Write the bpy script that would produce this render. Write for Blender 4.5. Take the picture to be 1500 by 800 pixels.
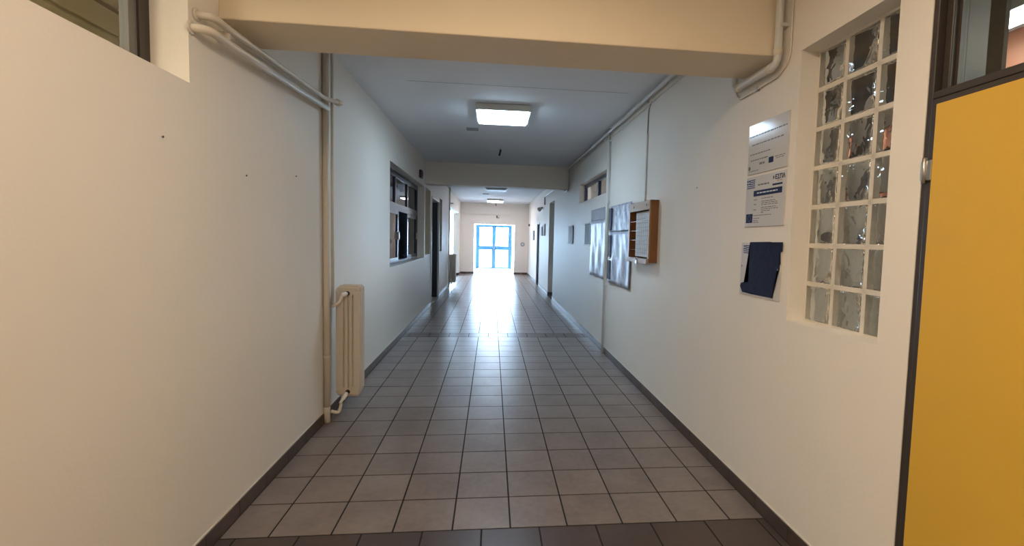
import bpy, bmesh, math, random
from mathutils import Vector, Matrix
random.seed(7)
for o in list(bpy.data.objects): bpy.data.objects.remove(o)
S = bpy.context.scene
COL = S.collection

# ------------------------------------------------------------------ camera
F, PX, PY = 693.40, 791.60, 394.70
YAW, PITCH, ROLL = 0.10355, -0.06311, 0.02448
cam_d = bpy.data.cameras.new('camera'); cam = bpy.data.objects.new('camera', cam_d); COL.objects.link(cam)
fw = Vector((math.sin(YAW)*math.cos(PITCH), math.cos(YAW)*math.cos(PITCH), math.sin(PITCH)))
rt = Vector((math.cos(YAW), -math.sin(YAW), 0)); up = rt.cross(fw)
r2 = rt*math.cos(ROLL) + up*math.sin(ROLL); u2 = up*math.cos(ROLL) - rt*math.sin(ROLL)
m3 = Matrix((r2, u2, -fw)).transposed()
cam.matrix_world = Matrix.Translation((-0.1232, -2.3767, 1.5041)) @ m3.to_4x4()
cam_d.sensor_fit = 'HORIZONTAL'; cam_d.sensor_width = 36; cam_d.lens = F/1500*36
cam_d.shift_x = (750-PX)/1500; cam_d.shift_y = (PY-400)/1500
cam_d.clip_start = 0.02; cam_d.clip_end = 400
S.camera = cam

# ------------------------------------------------------------------ world, exposure
SKY_STRENGTH = 40.0
W = bpy.data.worlds.new('overcast_sky'); S.world = W; W.use_nodes = True
bg = W.node_tree.nodes['Background']; bg.inputs[0].default_value = (0.56, 0.73, 1.0, 1); bg.inputs[1].default_value = SKY_STRENGTH
S.view_settings.view_transform = 'Standard'; S.view_settings.look = 'None'
S.view_settings.gamma = 1; S.view_settings.use_curve_mapping = False
S.view_settings.exposure = 0.25
LAMP_COOL, LAMP_WARM = 26.0, 22.5          # lamp diffuser radiance
COOL, WARM = (0.60, 0.82, 1.03), (1.0, 0.78, 0.57)

# ------------------------------------------------------------------ sizes of the place
XL, XR = -1.44, 1.41       # corridor walls
CEIL = 2.97
Y0, Y1 = -4.6, 17.7        # back wall, end wall
TH = 0.2                   # wall thickness
T = 0.30                   # floor tile

# ------------------------------------------------------------------ helpers
MATS = {}
def mat(name, col, rough=0.5, spec=0.5, metal=0.0, noise=None, bump=None, **kw):
    if name in MATS: return MATS[name]
    m = bpy.data.materials.new(name); m.use_nodes = True; MATS[name] = m
    nt = m.node_tree; b = nt.nodes['Principled BSDF']
    b.inputs['Base Color'].default_value = (*col, 1); b.inputs['Roughness'].default_value = rough
    b.inputs['Specular IOR Level'].default_value = spec; b.inputs['Metallic'].default_value = metal
    for k, v in kw.items(): b.inputs[k.replace('_', ' ')].default_value = v
    if noise:   # (scale, amount)
        g = nt.nodes.new('ShaderNodeNewGeometry'); n = nt.nodes.new('ShaderNodeTexNoise')
        n.inputs['Scale'].default_value = noise[0]; n.inputs['Detail'].default_value = 5
        mx = nt.nodes.new('ShaderNodeMix'); mx.data_type = 'RGBA'
        a = noise[1]
        mx.inputs[6].default_value = (*[c*(1-a) for c in col], 1); mx.inputs[7].default_value = (*[min(1, c*(1+a)) for c in col], 1)
        nt.links.new(g.outputs['Position'], n.inputs['Vector']); nt.links.new(n.outputs['Fac'], mx.inputs[0]); nt.links.new(mx.outputs[2], b.inputs['Base Color'])
    if bump:    # (scale, strength)
        g = nt.nodes.new('ShaderNodeNewGeometry'); n = nt.nodes.new('ShaderNodeTexNoise')
        n.inputs['Scale'].default_value = bump[0]; n.inputs['Detail'].default_value = 4
        bp = nt.nodes.new('ShaderNodeBump'); bp.inputs['Strength'].default_value = bump[1]; bp.inputs['Distance'].default_value = 0.01
        nt.links.new(g.outputs['Position'], n.inputs['Vector']); nt.links.new(n.outputs['Fac'], bp.inputs['Height']); nt.links.new(bp.outputs[0], b.inputs['Normal'])
    return m

def emat(name, col, strength):
    if name in MATS: return MATS[name]
    m = bpy.data.materials.new(name); m.use_nodes = True; MATS[name] = m
    b = m.node_tree.nodes['Principled BSDF']; b.inputs['Base Color'].default_value = (.9, .9, .9, 1)
    b.inputs['Emission Color'].default_value = (*col, 1); b.inputs['Emission Strength'].default_value = strength
    return m

def box(bm, x0, x1, y0, y1, z0, z1, bev=0):
    r = bmesh.ops.create_cube(bm, size=1)
    bmesh.ops.scale(bm, vec=(x1-x0, y1-y0, z1-z0), verts=r['verts'])
    bmesh.ops.translate(bm, vec=((x0+x1)/2, (y0+y1)/2, (z0+z1)/2), verts=r['verts'])
    if bev:
        es = list({e for v in r['verts'] for e in v.link_edges})
        bmesh.ops.bevel(bm, geom=es, offset=bev, segments=2, affect='EDGES', profile=0.5)

def tube(bm, pts, r, n=12, fillet=0, cap=True):
    pts = [Vector(p) for p in pts]
    if fillet:
        out = [pts[0]]
        for i in range(1, len(pts)-1):
            a, b, c = pts[i-1], pts[i], pts[i+1]
            d1, d2 = (a-b), (c-b); f = min(fillet, d1.length*.48, d2.length*.48)
            p1, p2 = b+d1.normalized()*f, b+d2.normalized()*f
            for k in range(7):
                t = k/6; out.append(p1*(1-t)**2 + b*2*t*(1-t) + p2*t*t)
        out.append(pts[-1]); pts = out
    tan = [(pts[min(i+1, len(pts)-1)]-pts[max(i-1, 0)]).normalized() for i in range(len(pts))]
    nrm = tan[0].orthogonal().normalized(); rings = []
    for i, p in enumerate(pts):
        nrm = (nrm - tan[i]*nrm.dot(tan[i])).normalized(); bn = tan[i].cross(nrm)
        rings.append([bm.verts.new(p + r*(nrm*math.cos(2*math.pi*k/n) + bn*math.sin(2*math.pi*k/n))) for k in range(n)])
    for a, b in zip(rings, rings[1:]):
        for k in range(n):
            f = bm.faces.new((a[k], a[(k+1) % n], b[(k+1) % n], b[k])); f.smooth = True
    if cap: bm.faces.new(rings[0][::-1]); bm.faces.new(rings[-1])

def lathe(bm, c, axis, prof, n=20):
    """prof: list of (distance along axis, radius)"""
    axis = Vector(axis).normalized(); a = axis.orthogonal().normalized(); b = axis.cross(a); c = Vector(c); rings = []
    for d, r in prof:
        rings.append([bm.verts.new(c + axis*d + r*(a*math.cos(2*math.pi*k/n) + b*math.sin(2*math.pi*k/n))) for k in range(n)])
    for p, q in zip(rings, rings[1:]):
        for k in range(n):
            f = bm.faces.new((p[k], p[(k+1) % n], q[(k+1) % n], q[k])); f.smooth = True
    bm.faces.new(rings[0][::-1]); bm.faces.new(rings[-1])

def link(name, bm, m, parent=None, recalc=True):
    if recalc: bmesh.ops.recalc_face_normals(bm, faces=bm.faces[:])
    me = bpy.data.meshes.new(name); bm.to_mesh(me); bm.free()
    if m is not None: me.materials.append(m)
    o = bpy.data.objects.new(name, me); COL.objects.link(o)
    if parent is not None:
        o.parent = parent; o.matrix_parent_inverse = Matrix.Translation(-parent.location) if parent.type == 'EMPTY' else parent.matrix_world.inverted()
    return o

def tag(o, label=None, cat=None, group=None, kind=None):
    if label: o['label'] = label
    if cat: o['category'] = cat
    if group: o['group'] = group
    if kind: o['kind'] = kind
    return o

def thing(name, loc, label, cat, group=None, kind=None):
    o = bpy.data.objects.new(name, None); o.location = loc; o.empty_display_size = .05; COL.objects.link(o)
    return tag(o, label, cat, group, kind)

def B(name, m, parent, *boxes, bev=0):
    bm = bmesh.new()
    for b in boxes: box(bm, *b, bev=bev)
    return link(name, bm, m, parent, recalc=False)

def slab(name, m, axis, a0, a1, z0, z1, t0, t1, holes, parent=None):
    """a wall: runs along `axis` ('x' or 'y') from a0 to a1, thickness t0..t1, with rectangular holes (a,b,z,z)"""
    A = sorted({a0, a1, *[h[0] for h in holes], *[h[1] for h in holes]}); Z = sorted({z0, z1, *[h[2] for h in holes], *[h[3] for h in holes]})
    A = [a for a in A if a0 <= a <= a1]; Z = [z for z in Z if z0 <= z <= z1]
    nA, nZ = len(A)-1, len(Z)-1
    solid = [[not any(h[0]-1e-6 <= (A[i]+A[i+1])/2 <= h[1] and h[2] <= (Z[j]+Z[j+1])/2 <= h[3] for h in holes) for j in range(nZ)] for i in range(nA)]
    bm = bmesh.new(); vc = {}
    def v(i, j, k):
        if (i, j, k) not in vc:
            t = t1 if k else t0
            vc[(i, j, k)] = bm.verts.new((A[i], t, Z[j]) if axis == 'x' else (t, A[i], Z[j]))
        return vc[(i, j, k)]
    ok = lambda i, j: 0 <= i < nA and 0 <= j < nZ and solid[i][j]
    for i in range(nA):
        for j in range(nZ):
            if not solid[i][j]: continue
            for k in (0, 1): bm.faces.new((v(i, j, k), v(i+1, j, k), v(i+1, j+1, k), v(i, j+1, k)))
            if not ok(i-1, j): bm.faces.new((v(i, j, 0), v(i, j, 1), v(i, j+1, 1), v(i, j+1, 0)))
            if not ok(i+1, j): bm.faces.new((v(i+1, j, 0), v(i+1, j, 1), v(i+1, j+1, 1), v(i+1, j+1, 0)))
            if not ok(i, j-1): bm.faces.new((v(i, j, 0), v(i, j, 1), v(i+1, j, 1), v(i+1, j, 0)))
            if not ok(i, j+1): bm.faces.new((v(i, j+1, 0), v(i, j+1, 1), v(i+1, j+1, 1), v(i+1, j+1, 0)))
    return link(name, bm, m, parent)

# ------------------------------------------------------------------ materials
WALL = mat('cream_wall_paint', (0.82, 0.77, 0.69), 0.55, 0.25, noise=(1.3, .03), bump=(60, .08))
CEILM = mat('white_ceiling_paint', (0.84, 0.87, 0.92), 0.7, 0.2, noise=(2.0, .04), bump=(14, .12))
BEAM = mat('cream_beam_paint', (0.80, 0.69, 0.52), 0.6, 0.3, noise=(2.0, .03), bump=(40, .08))  # near beam only: a yellower cream than the wall colour on the far beam
GROUT = mat('dark_grout', (0.025, 0.021, 0.02), 0.8, 0.2)
PIPE = mat('beige_pipe_paint', (0.70, 0.64, 0.54), 0.35, 0.5, noise=(9, .06))
PIPEW = mat('white_pipe_paint', (0.68, 0.68, 0.65), 0.4, 0.5)
RADM = mat('radiator_enamel', (0.66, 0.60, 0.51), 0.3, 0.5)
VALVE = mat('white_valve_plastic', (0.85, 0.85, 0.84), 0.35)
BROWN = mat('dark_brown_aluminium', (0.045, 0.036, 0.030), 0.4, 0.5)
DARKAL = mat('dark_blue_aluminium', (0.03, 0.034, 0.06), 0.35, 0.5)
YELLOW = mat('yellow_door_laminate', (0.68, 0.41, 0.05), 0.45, 0.4, noise=(3, .04), bump=(35, .05))
STEEL = mat('brushed_steel', (0.5, 0.48, 0.45), 0.35, 0.5, 1.0)
LAMPBOX = mat('white_lamp_housing', (0.62, 0.64, 0.62), 0.4)
GREYM = mat('grey_plaster_patch', (0.40, 0.41, 0.43), 0.8, .2)
DARK = mat('black_plastic', (0.02, 0.018, 0.018), 0.5)
DOORD = mat('dark_slate_door', (0.035, 0.04, 0.055), 0.45)
PAPER = mat('white_paper', (0.66, 0.66, 0.66), 0.7, .15)
BLUEP = mat('light_blue_aluminium', (0.06, 0.17, 0.34), 0.5, .3)
CONC = mat('pale_concrete', (0.62, 0.62, 0.60), 0.8, .2, noise=(4, .1))
ROOMW = mat('pale_room_paint', (0.66, 0.63, 0.57), 0.7, .2)
ROOMF = mat('pale_room_floor', (0.50, 0.48, 0.45), 0.5)
JAMBC = mat('cream_reveal_paint', (0.72, 0.64, 0.48), 0.55, .3)

def glass(name, tint=(1, 1, 1), bump=None, ior=1.45, rough=0.0):
    m = bpy.data.materials.new(name); m.use_nodes = True; nt = m.node_tree; MATS[name] = m
    b = nt.nodes['Principled BSDF']; b.inputs['Base Color'].default_value = (*tint, 1); b.inputs['Roughness'].default_value = rough
    b.inputs['Transmission Weight'].default_value = 1; b.inputs['IOR'].default_value = ior
    if bump:
        tc = nt.nodes.new('ShaderNodeTexCoord'); oi = nt.nodes.new('ShaderNodeObjectInfo')
        ad = nt.nodes.new('ShaderNodeVectorMath'); ad.operation = 'ADD'
        n = nt.nodes.new('ShaderNodeTexNoise'); n.inputs['Scale'].default_value = bump[0]; n.inputs['Detail'].default_value = 1.0; n.inputs['Distortion'].default_value = 1.6
        bp = nt.nodes.new('ShaderNodeBump'); bp.inputs['Strength'].default_value = bump[1]; bp.inputs['Distance'].default_value = 0.02
        nt.links.new(tc.outputs['Object'], ad.inputs[0]); nt.links.new(oi.outputs['Random'], ad.inputs[1])
        nt.links.new(ad.outputs[0], n.inputs['Vector']); nt.links.new(n.outputs['Fac'], bp.inputs['Height']); nt.links.new(bp.outputs[0], b.inputs['Normal'])
    return m
def pane_mat(name, tint=(.9, .95, .95)):
    """thin architectural glass: fresnel mix of clear and mirror"""
    m = bpy.data.materials.new(name); m.use_nodes = True; nt = m.node_tree; nt.nodes.clear(); MATS[name] = m
    out = nt.nodes.new('ShaderNodeOutputMaterial'); tr = nt.nodes.new('ShaderNodeBsdfTransparent'); gl = nt.nodes.new('ShaderNodeBsdfGlossy')
    tr.inputs[0].default_value = (*tint, 1); gl.inputs['Roughness'].default_value = 0.02
    fr = nt.nodes.new('ShaderNodeFresnel'); fr.inputs[0].default_value = 1.5; mx = nt.nodes.new('ShaderNodeMixShader')
    g = nt.nodes.new('ShaderNodeNewGeometry'); mu = nt.nodes.new('ShaderNodeMath'); mu.operation = 'MULTIPLY'; iv = nt.nodes.new('ShaderNodeMath'); iv.operation = 'SUBTRACT'; iv.inputs[0].default_value = 1
    nt.links.new(g.outputs['Backfacing'], iv.inputs[1]); nt.links.new(fr.outputs[0], mu.inputs[0]); nt.links.new(iv.outputs[0], mu.inputs[1]); nt.links.new(mu.outputs[0], mx.inputs[0]); nt.links.new(tr.outputs[0], mx.inputs[1]); nt.links.new(gl.outputs[0], mx.inputs[2]); nt.links.new(mx.outputs[0], out.inputs[0])
    return m
PANE = pane_mat('clear_window_pane'); PANED = pane_mat('smoky_window_pane', (.45, .45, .47))
BLOCK = glass('wavy_glass_block', (.92, .92, .88), (9, .34))

def tile_mat(name, c1, c2, rough=.30, spec=.5):
    m = bpy.data.materials.new(name); m.use_nodes = True; nt = m.node_tree; MATS[name] = m
    b = nt.nodes['Principled BSDF']; b.inputs['Specular IOR Level'].default_value = spec
    g = nt.nodes.new('ShaderNodeNewGeometry'); sn = nt.nodes.new('ShaderNodeVectorMath'); sn.operation = 'SNAP'; sn.inputs[1].default_value = (T, T, 1)
    wn = nt.nodes.new('ShaderNodeTexWhiteNoise'); n1 = nt.nodes.new('ShaderNodeTexNoise'); n1.inputs['Scale'].default_value = 3.2; n1.inputs['Detail'].default_value = 6
    n2 = nt.nodes.new('ShaderNodeTexNoise'); n2.inputs['Scale'].default_value = 26; n2.inputs['Detail'].default_value = 4
    a = nt.nodes.new('ShaderNodeMath'); a.operation = 'MULTIPLY_ADD'; a.inputs[1].default_value = .22
    a2 = nt.nodes.new('ShaderNodeMath'); a2.operation = 'MULTIPLY_ADD'; a2.inputs[1].default_value = .45
    mx = nt.nodes.new('ShaderNodeMix'); mx.data_type = 'RGBA'; mx.inputs[6].default_value = (*c1, 1); mx.inputs[7].default_value = (*c2, 1)
    L = nt.links.new
    fl = nt.nodes.new('ShaderNodeVectorMath'); fl.operation = 'MULTIPLY_ADD'; fl.inputs[1].default_value = (1, 1, 0); fl.inputs[2].default_value = (0, 0, .5)
    L(g.outputs['Position'], fl.inputs[0]); L(fl.outputs[0], sn.inputs[0]); L(sn.outputs[0], wn.inputs['Vector']); L(g.outputs['Position'], n1.inputs['Vector']); L(g.outputs['Position'], n2.inputs['Vector'])
    L(wn.outputs['Value'], a.inputs[0]); L(n1.outputs['Fac'], a.inputs[2]); L(n2.outputs['Fac'], a2.inputs[0]); L(a.outputs[0], a2.inputs[2])
    sb = nt.nodes.new('ShaderNodeMath'); sb.operation = 'SUBTRACT'; sb.inputs[1].default_value = .36; sb.use_clamp = True
    L(a2.outputs[0], sb.inputs[0]); L(sb.outputs[0], mx.inputs[0]); L(mx.outputs[2], b.inputs['Base Color'])
    mr = nt.nodes.new('ShaderNodeMapRange'); mr.inputs['To Min'].default_value = rough-.01; mr.inputs['To Max'].default_value = rough+.02
    L(n1.outputs['Fac'], mr.inputs['Value']); L(mr.outputs[0], b.inputs['Roughness'])
    return m
TILE = tile_mat('brown_grey_ceramic_tile', (0.135, 0.108, 0.098), (0.30, 0.25, 0.225), .30, .34)
TILED = tile_mat('dark_brown_ceramic_tile', (0.055, 0.038, 0.032), (0.095, 0.070, 0.060), .31, .3)
SKIRT = tile_mat('skirting_tile_glaze', (0.055, 0.038, 0.030), (0.10, 0.072, 0.058), .35)

# ------------------------------------------------------------------ floor
bm = bmesh.new(); box(bm, XL-.19, XR+.19, Y0, Y1+.25, -.12, -.0025)
floor = tag(link('floor', bm, GROUT, None, False), 'brown grey tiled corridor floor reflecting the bright far door', 'floor', kind='structure')
def tile_mesh(w, d):
    bm = bmesh.new(); g = .0095
    box(bm, g/2, w-g/2, g/2, d-g/2, -.006, 0)
    return bm
TM = {}
def tile(x, y, w, d, m, parent=floor):
    k = (round(w, 3), round(d, 3), m.name)
    if k not in TM:
        me = bpy.data.meshes.new('floor_tile'); b = tile_mesh(w, d); b.to_mesh(me); b.free(); me.materials.append(m); TM[k] = me
    o = bpy.data.objects.new('floor_tile', TM[k]); COL.objects.link(o); o.parent = parent; o.location = (x, y, random.uniform(-.0006, .0006))
xf0, xf1 = XL+.011, XR-.011
cols = [(xf0, -1.2)] + [(-1.2+T*i, -1.2+T*(i+1)) for i in range(8)] + [(1.2, xf1)]
cols_s = [(xf0, -1.35)] + [(-1.35+T*i, -1.35+T*(i+1)) for i in range(9)] + [(1.35, xf1)]
rows = [(-.3, 'D')] + [(T*i, 'F') for i in range(16)] + [(4.8, 'D')] + [(5.1+T*i, 'F') for i in range(11)]
n = 0
for y, k in rows:
    for a, b in (cols_s if k == 'D' else cols):
        tile(a, y, b-a, T, TILED if k == 'D' else TILE); n += 1
bm = bmesh.new()       # the far tiles and those behind the photographer
def add_tiles(y):
    for a, b in cols:
        t = tile_mesh(b-a, T); bmesh.ops.translate(t, vec=(a, y, 0), verts=t.verts)
        me = bpy.data.meshes.new('t'); t.to_mesh(me); t.free(); bm.from_mesh(me); bpy.data.meshes.remove(me)
y = rows[-1][0]+T
while y < Y1-.05: add_tiles(y); y += T
y = -.6
while y > Y0: add_tiles(y); y -= T
tag(link('far_floor_tiles', bm, TILE, floor, False), kind='stuff')

# ------------------------------------------------------------------ walls, ceiling, beams
REC = (-2.4, -.13, 2.145, 2.80)           # high window beside the camera
LW = (3.94, 7.08, 1.08, 2.47)             # large window on the left
LN1 = (7.20, 8.00, 1.136, 2.48); LN2 = (9.78, 10.38, 1.136, 2.48)
LD = (8.16, 9.66, -.01, 2.385); LHALL = (12.55, 16.95, -.01, 2.47)
wl = tag(slab('wall_left', WALL, 'y', Y0, Y1, -.01, CEIL, XL, XL-TH, [REC, LW, LN1, LN2, LD, LHALL]), 'long cream plaster wall on the left with radiators and windows', 'wall', kind='structure')
RG = (-.66, -.075, 1.115, 2.485); RDOOR = (-1.80, -.803, -.01, 2.75); RCL = (3.86, 5.98, 2.16, 2.48)
RP = (9.36, 10.36, -.01, 2.48); RD2 = (12.86, 13.72, -.01, 2.04)
wr = tag(slab('wall_right', WALL, 'y', Y0, Y1, -.01, CEIL, XR, XR+TH, [RG, RDOOR, RCL, RP, RD2]), 'long cream plaster wall on the right with posters and glass blocks', 'wall', kind='structure')
EO = (-.87, .83, -.01, 2.09)
we = tag(slab('wall_end', WALL, 'x', -4.4, 4.4, -.01, CEIL, Y1, Y1+.25, [EO, (-3.4, -1.70, .12, 2.75)]), 'pale far end wall around the bright glazed entrance', 'wall', kind='structure')
wb = tag(slab('wall_back', WALL, 'x', XL-TH, XR+TH, -.01, CEIL, Y0-.2, Y0, []), 'plain cream wall closing the corridor behind the viewer', 'wall', kind='structure')
bm = bmesh.new(); box(bm, -4.5, 4.5, Y0-.2, Y1+.25, CEIL, CEIL+.2)
tag(link('ceiling', bm, CEILM, None, False), 'white painted concrete ceiling of the corridor with a fine crack line', 'ceiling', kind='structure')
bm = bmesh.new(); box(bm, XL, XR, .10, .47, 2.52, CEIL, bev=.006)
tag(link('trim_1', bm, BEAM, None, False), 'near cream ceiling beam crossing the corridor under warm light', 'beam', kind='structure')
bm = bmesh.new(); box(bm, XL, XR, 7.16, 7.40, 2.535, CEIL, bev=.006)
tag(link('trim_2', bm, WALL, None, False), 'far grey-lit ceiling beam crossing the middle of the corridor', 'beam', kind='structure')
bm = bmesh.new(); box(bm, XL, XR, Y1-.05, Y1, 2.50, CEIL)
tag(link('trim_3', bm, WALL, None, False), 'shallow lintel band along the top of the far end wall', 'beam', kind='structure')

# skirting: separate glazed tiles
def skirting(name, label, runs, axis, x, s):
    root = thing(name, (x, 0, 0) if axis == 'y' else (0, x, 0), label, 'baseboard', kind='structure')
    cap = bmesh.new(); MS = {}
    for a, b in runs:
        yy = a
        while yy < b-.02:
            l = min(T, b-yy); k = round(l, 3)
            if k not in MS:
                bm = bmesh.new()
                if axis == 'y': box(bm, 0, s*.011, .002, l-.002, -.003, .078)
                else: box(bm, .002, l-.002, 0, s*.011, -.003, .078)
                bmesh.ops.recalc_face_normals(bm, faces=bm.faces[:])
                me = bpy.data.meshes.new('skirting_tile'); bm.to_mesh(me); bm.free(); me.materials.append(SKIRT); MS[k] = me
            o = bpy.data.objects.new('skirting_tile', MS[k]); COL.objects.link(o); o.parent = root
            o.location = (0, yy, 0) if axis == 'y' else (yy, 0, 0)
            yy += T
        if axis == 'y': box(cap, x, x+s*.004, a, b, .078, .086)
        else: box(cap, a, b, x, x+s*.004, .078, .086)
    link('caulk_line', cap, mat('pale_caulk', (.78, .74, .66), .6), root)
skirting('baseboard_left', 'dark brown tile skirting along the left wall', [(Y0, LD[0]), (LD[1], LHALL[0]), (LHALL[1], Y1)], 'y', XL, 1)
skirting('baseboard_right', 'dark brown tile skirting along the right wall', [(Y0, RDOOR[0]), (RDOOR[1], RP[0]), (RP[1], RD2[0]), (RD2[1], Y1)], 'y', XR, -1)
skirting('baseboard_end', 'dark tile skirting along the far end wall', [(XL+.02, EO[0]), (EO[1], XR-.02)], 'x', Y1, -1)
skirting('baseboard_hall', 'short dark tile skirting on the reveal of the side hall opening', [(XL-TH, XL)], 'x', LHALL[1], -1)
skirting('baseboard_passage', 'short dark tile skirting on the reveal of the right passage', [(XR, XR+TH)], 'x', RP[1], -1)

# ------------------------------------------------------------------ rooms behind the walls
def room(name, label, x0, x1, y0, y1, open_side):
    bm = bmesh.new(); t = .15
    if open_side == 'right': box(bm, x0-t, x0, y0-t, y1+t, -.01, CEIL)
    else: box(bm, x1, x1+t, y0-t, y1+t, -.01, CEIL)
    box(bm, x0, x1, y0-t, y0, -.01, CEIL); box(bm, x0, x1, y1, y1+t, -.01, CEIL)
    o = tag(link(name, bm, ROOMW, None, False), label, 'wall', kind='structure')
    f = bmesh.new(); box(f, x0, x1, y0, y1, -.12, -.005)
    fo = tag(link('floor_room', f, ROOMF, None, False), 'floor of the room behind the '+label.split(' behind the ')[1], 'floor', kind='structure')
    return o
room('wall_left_store', 'pale walls of the room behind the high window on the left', -3.4, XL-TH, Y0, 2.6, 'right')
room('wall_left_office', 'pale walls of the room behind the large left window', -4.2, XL-TH, 2.9, 10.9, 'right')
room('wall_right_room', 'pale walls of the room behind the glass blocks', XR+TH, 4.2, Y0, 2.2, 'left')
room('wall_right_class', 'pale walls of the room behind the high right window', XR+TH, 4.2, 2.6, 8.6, 'left')
room('wall_right_passage', 'pale walls of the side passage behind the right reveal', XR+TH, 4.2, 8.9, 14.4, 'left')
bm = bmesh.new(); box(bm, -4.3, -4.15, 11.2, Y1, -.01, CEIL); box(bm, -4.15, XL-TH, 11.2, 11.35, -.01, CEIL)
tag(link('wall_side_hall', bm, ROOMW, None, False), 'pale walls of the daylit side hall behind the far left opening', 'wall', kind='structure')
bm = bmesh.new(); box(bm, -4.15, XL-TH, 11.35, Y1, -.12, -.004)
tag(link('floor_side_hall', bm, ROOMF, None, False), 'grey floor of the daylit side hall on the left', 'floor', kind='structure')

# ------------------------------------------------------------------ ceiling lamps
def lamp(x, y, label, lit, w=.6, d=.6, kind='cool', z=CEIL):
    t = thing('ceiling_light', (x, y, z), label, 'ceiling light', 'square surface ceiling lights')
    bm = bmesh.new(); h = .075; i = .022
    X0, X1, Ya, Yb = x-w/2, x+w/2, y-d/2, y+d/2
    box(bm, X0, X1, Ya, Ya+i, z-h, z-.008); box(bm, X0, X1, Yb-i, Yb, z-h, z-.008); box(bm, X0, X0+i, Ya+i, Yb-i, z-h, z-.008); box(bm, X1-i, X1, Ya+i, Yb-i, z-h, z-.008)
    box(bm, X0+i, X1-i, Ya+i, Yb-i, z-.02, z-.008)
    link('housing', bm, LAMPBOX, t, False)
    mm = mat('unlit_diffuser', (.72, .74, .76), .4) if not lit else emat('lit_diffuser_'+kind, (1, .90, .98) if kind.startswith('neutral') else (1, .93, .80) if kind.startswith('white') else COOL if kind.startswith('cool') else WARM, lit)
    B('diffuser', mm, t, (X0+i, X1-i, Ya+i, Yb-i, z-h-.02, z-h+.012), bev=.004)
    bm = bmesh.new()
    for a in (-.18, 0, .18): box(bm, x+a-.05, x+a+.05, Ya+.05, Yb-.05, z-.008, z)
    link('mounting_strip', bm, DARK, t, False)
    return t
lamp(-.02, 3.19, 'bright square ceiling light nearest in view, between the two beams', LAMP_COOL)
lamp(-.02, 11.5, 'unlit ceiling light just beyond the far beam', 0)
lamp(-.02, 15.7, 'small lit ceiling light in front of the far end wall', 42.0, kind='neutral_far')
lamp(-.02, -1.25, 'warm ceiling light above the viewer in front of the near beam', LAMP_WARM, kind='warm')
lamp(-.02, -3.6, 'warm ceiling light behind the viewer', LAMP_WARM, kind='warm')
lamp(-2.2, -1.9, 'warm ceiling light in the store room behind the left high window', 48, kind='warm_store')  # added source, brightens the cupboards behind the high window
lamp(2.95, .27, 'ceiling light in the room seen through the transom of the yellow door', 22, w=.22, d=.9, kind='white_r1')
lamp(3.2, -2.2, 'ceiling light in the right room out of view behind the yellow door', 26, kind='white_r1b')  # unseen lamp added so the room behind the glass blocks is brighter
lamp(3.0, 5.2, 'ceiling light in the room behind the high right window', 60, kind='neutral_room')  # added in place of daylight, to brighten the high right panes
lamp(-3.1, 5.6, 'dim ceiling light in the room behind the large left window', 2.5, kind='cool_l2')  # added source that gives this closed room a faint light
lamp(3.0, 11, 'ceiling light in the side passage on the right', 14, kind='cool_r3')  # added source to light the closed passage

# ------------------------------------------------------------------ windows on the left
win = thing('window_3', (XL-.155, -1.2, 2.145), 'high dark-framed window above the left wall ledge beside the viewer', 'window', kind='structure')
X = XL-.155
B('frame', BROWN, win, (X-.05, X, -.13-.06, -.13, 2.145, 2.80), (X-.05, X, -2.4, -2.34, 2.145, 2.80), (X-.05, X, -2.34, -.19, 2.145, 2.18), (X-.05, X, -2.34, -.19, 2.76, 2.80))
B('sash', mat('grey_aluminium', (.16, .155, .15), .4), win, (X-.045, X-.01, -.235, -.19, 2.18, 2.76), (X-.045, X-.01, -1.29, -1.25, 2.18, 2.76))
B('pane', PANE, win, (X-.03, X-.026, -1.25, -.235, 2.18, 2.76)); B('pane', PANE, win, (X-.03, X-.026, -2.34, -1.29, 2.18, 2.76))
# cream cupboard fronts seen through that window
cp = thing('wall_cupboard', (-2.8, .9, 2.3), 'cream wall cupboard seen through the high window at upper left', 'cupboard')
CUP = mat('cream_cupboard_paint', (.72, .62, .40), .5)
B('body', CUP, cp, (-3.39, -2.32, -.6, 2.55, 2.3, 2.965))
for k in range(3):
    B('door', CUP, cp, (-2.32, -2.30, -.58+k*1.3, .70+k*1.3, 2.62, 2.745), bev=.004)
    B('door', CUP, cp, (-2.32, -2.30, -.58+k*1.3, .70+k*1.3, 2.775, 2.95), bev=.004); B('door', CUP, cp, (-2.32, -2.30, -.58+k*1.3, .70+k*1.3, 2.32, 2.60), bev=.004)
B('rail', mat('brown_rail', (.30, .20, .11), .5), cp, (-2.325, -2.315, -.6, 2.55, 2.745, 2.775))

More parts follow.
